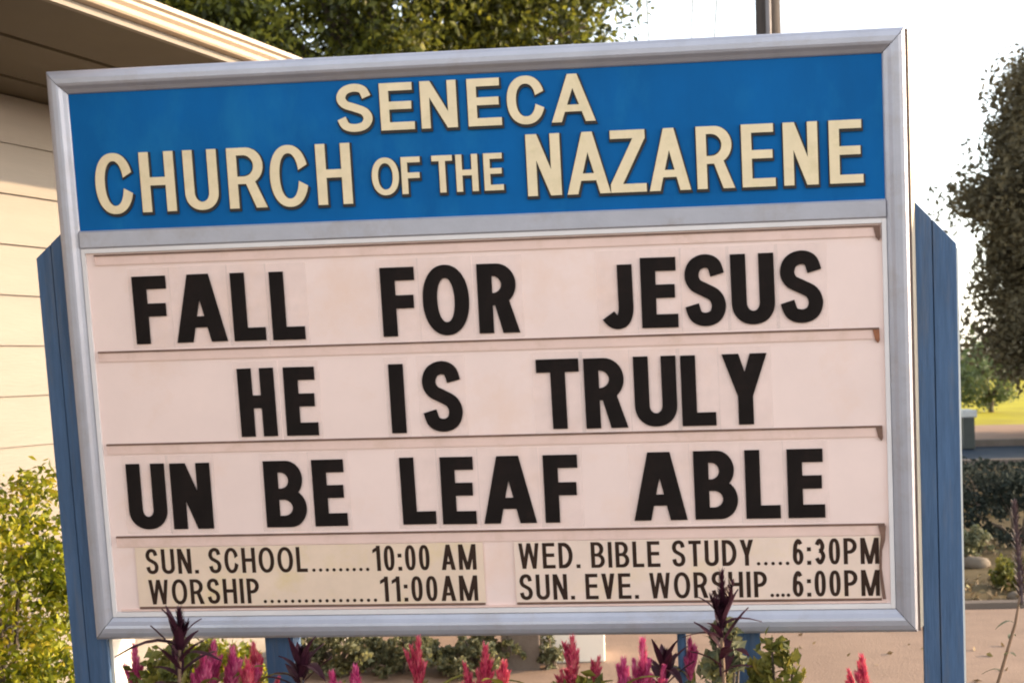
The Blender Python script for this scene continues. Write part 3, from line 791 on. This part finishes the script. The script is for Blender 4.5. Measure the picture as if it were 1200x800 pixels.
g = ground(232, 830)
t = at(232, 742, g.y)
shrub('shrub', (g.x, g.y, 0), (0.34, 0.26, t.z * 0.52), t.z * 0.5, 80, 60, 0.034, LM['shrub'],
      'yellow-green shrub behind the pink plumes, between the left post and the left support leg', 33, clump=0.34)
# shrubs and pale stones in the lawn at the right
for i, (px, py, top, w, mat, lab) in enumerate((
    (1150, 600, 548, 0.55, 'cover', 'low dusky shrub in the lawn beside the right post, nearest the road'),
    (1196, 640, 560, 0.45, 'cover', 'low dusky shrub at the right edge of the lawn'),
    (1138, 650, 618, 0.16, 'hedge', 'small tuft of leaves beside the right post on the lawn'),
    (1186, 690, 655, 0.18, 'bed', 'small green leafy tuft in the lawn near the pavement'))):
    g = ground(px, py); t = at(px, top, g.y)
    shrub('shrub', (g.x, g.y, 0), (w, w * 0.8, t.z * 0.55), t.z * 0.45, 40, 60, 0.05 if i < 2 else 0.035, LM[mat], lab, 40 + i, clump=0.35)
def rock(px, py, r, label, seed):
    rng = random.Random(seed); g = ground(px, py)
    vs, fs = [], []
    n, m = 10, 7
    for j in range(m + 1):
        t = math.pi * j / m
        for i in range(n):
            a = 2 * math.pi * i / n
            d = Vector((math.sin(t) * math.cos(a), math.sin(t) * math.sin(a), math.cos(t)))
            rr = r * (1 + 0.3 * noise.noise(d * 1.6 + Vector((seed, 0, 0))))
            vs.append((d.x * rr * 1.3, d.y * rr, d.z * rr * 0.7 + r * 0.3))
    for j in range(m):
        for i in range(n):
            fs.append((j*n + i, (j+1)*n + i, (j+1)*n + (i+1) % n, j*n + (i+1) % n))
    o = link('rock', make_mesh('rock', vs, fs, M['stone'], True)); o.location = g
    tag(o, label, 'rock')
rock(1143, 664, 0.085, 'pale rounded rock in the lawn just right of the right post', 2)
rock(1192, 702, 0.05, 'small pale rock by the lawn edging at the right edge', 5)
# dark leaf layer standing in for tree shade between the lawn and the road
rng = random.Random(15)
pts = []
for i in range(16000):
    x = rng.uniform(3.0, 15); y = rng.uniform(12.8, 17.7)
    hh = 0.10 + 0.16 * max(0, noise.noise(Vector((x * 0.8, y * 0.8, 5))) + 0.3)
    pts.append((x, y, rng.uniform(0.0, 1.0) * hh))
vs, fs = leaf_cloud(pts, 0.075, rng)
o = link('shade_cover', make_mesh('shade_cover', vs, fs, LM['cover']))
tag(o, 'dark blue-green leaf layer in place of shade between the lawn and the road', 'ground cover', kind='stuff')
# fallen leaves, grass and litter on the lawn and the soil
rng = random.Random(8)
pts = []
for i in range(9000):
    x = rng.uniform(2.0, 12); y = 8.2 + 9.6 * rng.random() ** 1.4
    if noise.noise(Vector((x * 0.9, y * 0.9, 1))) > -0.12: pts.append((x, y, rng.uniform(0.01, 0.07)))
for i in range(3500):
    pts.append((rng.uniform(-2.4, 4.8), rng.uniform(2.3, 5.3), rng.uniform(0.0, 0.03)))
vs, fs = leaf_cloud(pts, 0.055, rng)
o = link('grass_and_litter', make_mesh('grass_and_litter', vs, fs, LM['litter']))
tag(o, 'dry grass and fallen leaves on the lawn and the flower bed', 'grass', kind='stuff')
# small pale leaves strewn on the pavement
pts = [(rng.uniform(0.6, 3.4), rng.uniform(5.5, 7.9), 0.006) for i in range(60)]
vs, fs = leaf_cloud(pts, 0.045, rng)
tag(link('fallen_leaves', make_mesh('fallen_leaves', vs, fs, LM['litter'])), 'fallen leaves scattered over the sunlit pavement', 'leaves', kind='stuff')

# ---- bedding plants
def blade(length, width, bend, seg=5):
    """lance-shaped leaf rising along Z and bending towards X"""
    vs, fs = [], []
    for i in range(seg + 1):
        t = i / seg
        w = width * math.sin(math.pi * (0.12 + 0.88 * t)) ** 0.8 * 0.5 if t < 1 else 0.0004
        x = bend * length * t * t; z = length * t * (1 - 0.25 * abs(bend) * t)
        vs += [(x, -w, z), (x + width * 0.12, 0, z - width * 0.05), (x, w, z)]
    for i in range(seg):
        a = i * 3
        fs += [(a, a+1, a+4, a+3), (a+1, a+2, a+5, a+4)]
    return vs, fs
def plume_mesh(name, h, r, mat, seed, n=260, tip=1.0):
    rng = random.Random(seed)
    vs, fs = [], []
    arms = [(Vector((0, 0, 0)), Vector((0, 0, 1)), h, r)]
    for k in range(5 if tip else 0):
        a = rng.uniform(0, 6.28); z = rng.uniform(0.0, 0.35) * h
        arms.append((Vector((0, 0, z)), Vector((math.cos(a) * 0.45, math.sin(a) * 0.45, 1)).normalized(), h * rng.uniform(0.35, 0.6), r * 0.55))
    for (o, d, hh, rr) in arms:
        for i in range(int(n * hh / h)):
            t = rng.random() ** 0.85
            a = rng.uniform(0, 6.28)
            q = rr * (1 - t) ** 0.65 * rng.uniform(0.55, 1.0)
            c = o + d * (hh * t) + Vector((math.cos(a) * q, math.sin(a) * q, 0))
            ld = (Vector((math.cos(a), math.sin(a), 1.3 + t))).normalized() * (0.013 + 0.013 * rng.random())
            sd = Vector((-math.sin(a), math.cos(a), 0)) * 0.0028
            n0 = len(vs)
            vs += [c - sd, c + sd, c + ld]
            fs.append((n0, n0 + 1, n0 + 2))
        n0 = len(vs)
    mb = MB(); mb.tube([(0, 0, -0.02), (0, 0, h * 0.55), (0, 0, h * 0.9)], [r * 0.45, r * 0.4, r * 0.1], 7)
    n0 = len(vs); vs += [Vector(v) for v in mb.v]; fs += [tuple(i + n0 for i in f) for f in mb.f]
    return make_mesh(name, vs, fs, mat)
leaf_me = {}
for key in ('bed', 'purple', 'hedge'):
    leaf_me[key] = [make_mesh('leaf', *blade(l, w, b), LM[key]) for l, w, b in ((0.13, 0.034, 0.8), (0.10, 0.030, 1.1), (0.15, 0.036, 0.5))]
spike_me = [make_mesh('leaf', *blade(l, w, b), LM['purple']) for l, w, b in ((0.105, 0.026, 0.28), (0.085, 0.024, 0.42), (0.12, 0.024, 0.12))]
stem_mat = material('plant_stem', (0.16, 0.09, 0.05), 0.7, 0, 0.2, 10)
def plant(kind, px, top, Y, label, ph=0.12, pr=0.02, seed=1, nleaf=12, extra=0):
    rng = random.Random(seed)
    t = at(px, top, Y)
    root = empty('celosia_plant', (t.x, Y, 0), rng.uniform(0, 6))
    tag(root, label, 'flower', 'bedding plants along the foot of the sign')
    Ht = t.z
    MB().tube([(0, 0, -0.03), (0.012, 0.006, Ht * 0.5), (0, 0, Ht - ph)], [0.008, 0.007, 0.0045], 6).build('stem', stem_mat, root, True)
    pm = {'pink': 'plume', 'red': 'redplume', 'purple': 'purple', 'mauve': 'mauve'}[kind]
    me = plume_mesh('flower_plume', ph, pr * 0.82, LM[pm], seed)
    link('flower_plume', me, root, Matrix.Translation((0, 0, Ht - ph)) @ Matrix.Rotation(R(rng.uniform(-7, 7)), 4, 'X'))
    for k in range(extra):
        a = 2.4 * k + rng.random(); q = rng.uniform(0.03, 0.06)
        h2 = ph * rng.uniform(0.5, 0.8)
        zz = Ht - ph - rng.uniform(0.0, 0.06)
        link('flower_plume', me, root, Matrix.Translation((math.cos(a) * q, math.sin(a) * q, zz)) @ Matrix.Rotation(R(rng.uniform(6, 22)), 4, (-math.sin(a), math.cos(a), 0)) @ Matrix.Diagonal((0.7, 0.7, h2 / ph, 1)))
        MB().tube([(0, 0, zz - 0.13), (math.cos(a) * q, math.sin(a) * q, zz + 0.01)], [0.004, 0.003], 5).build('side_stem', stem_mat, root)
    lk = 'purple' if kind == 'purple' else ('hedge' if kind == 'mauve' else 'bed')
    for k in range(nleaf):
        f = 1 - (k / nleaf) ** 1.2
        z = (Ht - ph) * (0.25 + 0.76 * f)
        a = 2.399 * k
        m = Matrix.Translation((0, 0, z)) @ Matrix.Rotation(a, 4, 'Z') @ Matrix.Rotation(R(rng.uniform(15, 50)), 4, 'Y')
        s = rng.uniform(0.75, 1.15)
        link('leaf', leaf_me[lk][k % 3], root, m @ Matrix.Diagonal((s, s, s, 1)))
    if kind == 'purple':
        for k in range(11):
            a = 2.399 * k + 0.5
            z = Ht - ph * (0.72 + 0.10 * k)
            m = Matrix.Translation((0, 0, z)) @ Matrix.Rotation(a, 4, 'Z') @ Matrix.Rotation(R(14 + 3.5 * k), 4, 'Y')
            link('leaf', spike_me[k % 3], root, m)
    return root
PL = [
 ('pink', 158, 757, 3.72, 'pink plume beside the white side of the left post', .13, .020, 0),
 ('purple', 210, 716, 3.40, 'dark burgundy plant with pointed leaves reaching over the left of the bottom rail', .10, .012, 0),
 ('pink', 249, 755, 3.62, 'deep pink plume right of the left burgundy plant', .12, .024, 3),
 ('pink', 272, 760, 3.52, 'deep pink plume between two others left of the blue support leg', .10, .020, 2),
 ('red', 300, 757, 3.60, 'coral pink plume touching the left side of the left support leg', .12, .020, 2),
 ('purple', 352, 762, 3.50, 'dark stemmed burgundy plant right of the left support leg', .06, .010, 0),
 ('pink', 420, 784, 3.50, 'low pink plume in front of the shrubs, tip only showing', .09, .018, 1),
 ('red', 489, 750, 3.55, 'tall narrow coral plume under the middle of the left times plate', .15, .014, 0),
 ('red', 566, 758, 3.50, 'pointed coral red plume left of the grey step', .13, .020, 2),
 ('red', 671, 749, 3.55, 'crimson plume in front of the white step', .11, .019, 3),
 ('pink', 752, 750, 3.50, 'bright pink plume left of the thin conduit', .15, .022, 3),
 ('purple', 778, 764, 3.58, 'small dark burgundy plant between the bright pink plume and the conduit', .06, .008, 0),
 ('pink', 808, 752, 3.80, 'faint pink plume right behind the thin conduit', .11, .012, 0),
 ('purple', 844, 671, 3.36, 'tallest burgundy plant whose spike overlaps the word WORSHIP', .15, .012, 0),
 ('red', 1015, 771, 3.55, 'lone red plume on the right, in front of the pavement', .11, .012, 1),
 ('pink', 236, 772, 3.45, 'shorter magenta plume just right of the left burgundy plant, in front of taller ones', .09, .020, 2),
 ('red', 291, 776, 3.40, 'short coral plume in front of the taller ones left of the left support leg', .09, .018, 2),
 ('pink', 392, 791, 3.45, 'lowest pink tip in front of the yellow-tipped shrub', .08, .016, 0),
 ('red', 588, 778, 3.42, 'short coral tip right of the pointed coral red plume', .08, .014, 0),
 ('pink', 729, 775, 3.42, 'short magenta plume on the left of the bright pink one', .09, .014, 1),
]
for i, (k, px, top, Y, lab, ph, pr, ex_) in enumerate(PL):
    plant(k, px, top, Y, lab, ph, pr, 100 + i, 12, ex_)
# grey-green leafy clump under the tallest spike and the yellow-green ones beside it
for i, (px, top, Y, rx, mat, lab) in enumerate((
    (846, 722, 3.46, 0.055, 'hedge', 'dusky grey-green leaves around the stem of the tallest burgundy plant'),
    (912, 752, 3.62, 0.07, 'bed', 'yellow-green leaves right of the right support leg'),
    (676, 782, 3.5, 0.09, 'bed', 'yellow-green leaves below the crimson plume'),
    (205, 758, 3.6, 0.12, 'bed', 'yellow-green leaves behind the left burgundy plant'),
    (815, 785, 3.6, 0.05, 'hedge', 'grey-green leaves at the foot of the thin conduit'))):
    t = at(px, top, Y)
    shrub('leafy_clump', (t.x, Y, 0), (rx, rx, 0.13), t.z - 0.12, 22, 26, 0.042, LM[mat], lab, 60 + i, 'plant', 0.5)
# leaning stalk and mauve spike at the right edge
Y = 3.3
a, b, c = at(1168, 805, Y), at(1190, 730, Y), at(1197, 690, Y)
root = empty('salvia_plant', (a.x - 0.05, Y, 0)); tag(root, 'leaning brown stalk with a mauve flower spike at the right edge', 'flower')
o_ = Vector((a.x - 0.05, Y, 0))
MB().tube([(0, 0, -0.02), tuple(a - o_), tuple(b - o_), tuple(c - o_)], [0.006, 0.0045, 0.0038, 0.003], 7).build('stem', stem_mat, root, True)
link('flower_spike', plume_mesh('flower_spike', 0.24, 0.011, LM['mauve'], 77, 300, 0), root, Matrix.Translation(c - o_ + Vector((0, 0, -0.02))) @ Matrix.Rotation(R(-3), 4, 'Y'))
for k in range(6):
    f = k / 6
    p = (a - o_).lerp(c - o_, f)
    link('leaf', leaf_me['hedge'][k % 3], root, Matrix.Translation(p) @ Matrix.Rotation(2.4 * k, 4, 'Z') @ Matrix.Rotation(R(50), 4, 'Y') @ Matrix.Diagonal((.4, .4, .4, 1)))

# ------------------------------------------------------------------ utility poles, cables
def utility_pole(x, y, h, r, label):
    root = empty('utility_pole', (x, y, 0)); tag(root, label, 'utility pole')
    MB().tube([(0, 0, -0.2), (0, 0, h * 0.5), (0, 0, h)], [r * 1.12, r, r * 0.85], 20).build('shaft', M['pole'], root, True)
    MB().tube([(-0.2 * r, -r * 1.08 - 0.02, 0.3), (-0.2 * r, -r * 0.97 - 0.02, h * 0.5), (-0.2 * r, -r * 0.86 - 0.02, h * 0.93)], 0.030, 10).build('conduit', M['steel'], root, True)
    ca = MB().box(-1.1, r * 0.85, h - 0.62, 1.1, r * 0.85 + 0.1, h - 0.5).build('crossarm', M['pole'], root)
    for q in (-1.0, -0.35, 0.35, 1.0):
        MB().tube([(q, r * 0.85 + 0.05, h - 0.5), (q, r * 0.85 + 0.05, h - 0.44), (q, r * 0.85 + 0.05, h - 0.36)], [0.04, 0.055, 0.025], 10).build('insulator', M['steel'], ca, True)
    return root
c = at(900, 20, 14)
utility_pole(c.x, 14, 9.2, 0.14, 'dark wooden utility pole with a pale conduit rising behind the top right of the sign')
# overhead cables running away from the camera, over the sign
c3 = at(798, 300, 62)
utility_pole(c3.x, 62, c3.z + 0.4, 0.14, 'distant utility pole hidden behind the sign that carries the overhead cables')
for k, (px, q) in enumerate(((761, -1.0), (812, 0.35), (839, 1.0))):
    a = at(px, 20, 20.0)
    e = Vector((c3.x + q, 62 + 0.17, c3.z + 0.4 - 0.36))
    d = (a - e) / (62 - 20.0)
    path = []
    for i in range(25):
        t = i / 24; y = 62.17 - 90 * t
        p = e + d * (62.17 - y)
        path.append((p.x, y, p.z - 0.25 * math.sin(math.pi * min(1, (62.17 - y) / 90))))
    o = MB().tube(path, 0.012, 6).build('overhead_cable', M['cable'], None, True)
    tag(o, ['thin overhead cable nearest the big leafy tree', 'middle one of three thin overhead cables left of the utility pole', 'thin overhead cable nearest the utility pole'][k], 'cable', 'thin overhead cables in the pale sky')

# ------------------------------------------------------------------ small things behind the sign
g = ground(633, 784)
st = empty('concrete_step', g); tag(st, 'grey concrete block step beside the low shrubs under the sign', 'step')
t = at(633, 740, g.y)
o = MB().box(-0.20, 0, -0.02, 0.0, 0.5, t.z).build('block', M['kerb'], st); bevel(o, 0.008)
o = MB().box(-0.21, -0.012, t.z + 0.001, 0.005, 0.52, t.z + 0.035).build('tread', M['concrete'], st); bevel(o, 0.006)
g = ground(672, 776)
t = at(672, 738, g.y)
st = empty('planter_box', g); tag(st, 'low white sunlit box standing right of the grey step, under the sign', 'planter')
o = MB().box(-0.17, 0, 0.0, 0.17, 0.28, t.z).build('box_body', M['white'], st); bevel(o, 0.008)
o = MB().box(-0.18, -0.012, t.z + 0.001, 0.18, 0.292, t.z + 0.02).build('box_rim', M['white'], st); bevel(o, 0.004)
g2 = ground(646, 780)
shrub('leafy_clump', (g2.x, g2.y - 0.05, 0), (0.06, 0.06, 0.09), 0.09, 22, 30, 0.03, LM['hedge'], 'dark green tuft between the grey step and the white box', 71, 'plant', 0.5)
# dark box with a pale lid by the road
g = ground(1139, 526); t = at(1139, 480, g.y)
ub = empty('utility_box', g); tag(ub, 'dark roadside box with a pale lid just right of the right post', 'utility box')
o = MB().box(-0.13, 0, 0, 0.06, 0.4, t.z * 0.80).build('box_body', M['darkbox'], ub); bevel(o, 0.01)
o = MB().box(-0.15, -0.02, t.z * 0.80 + 0.002, 0.10, 0.42, t.z).build('lid', M['palelid'], ub); bevel(o, 0.02)
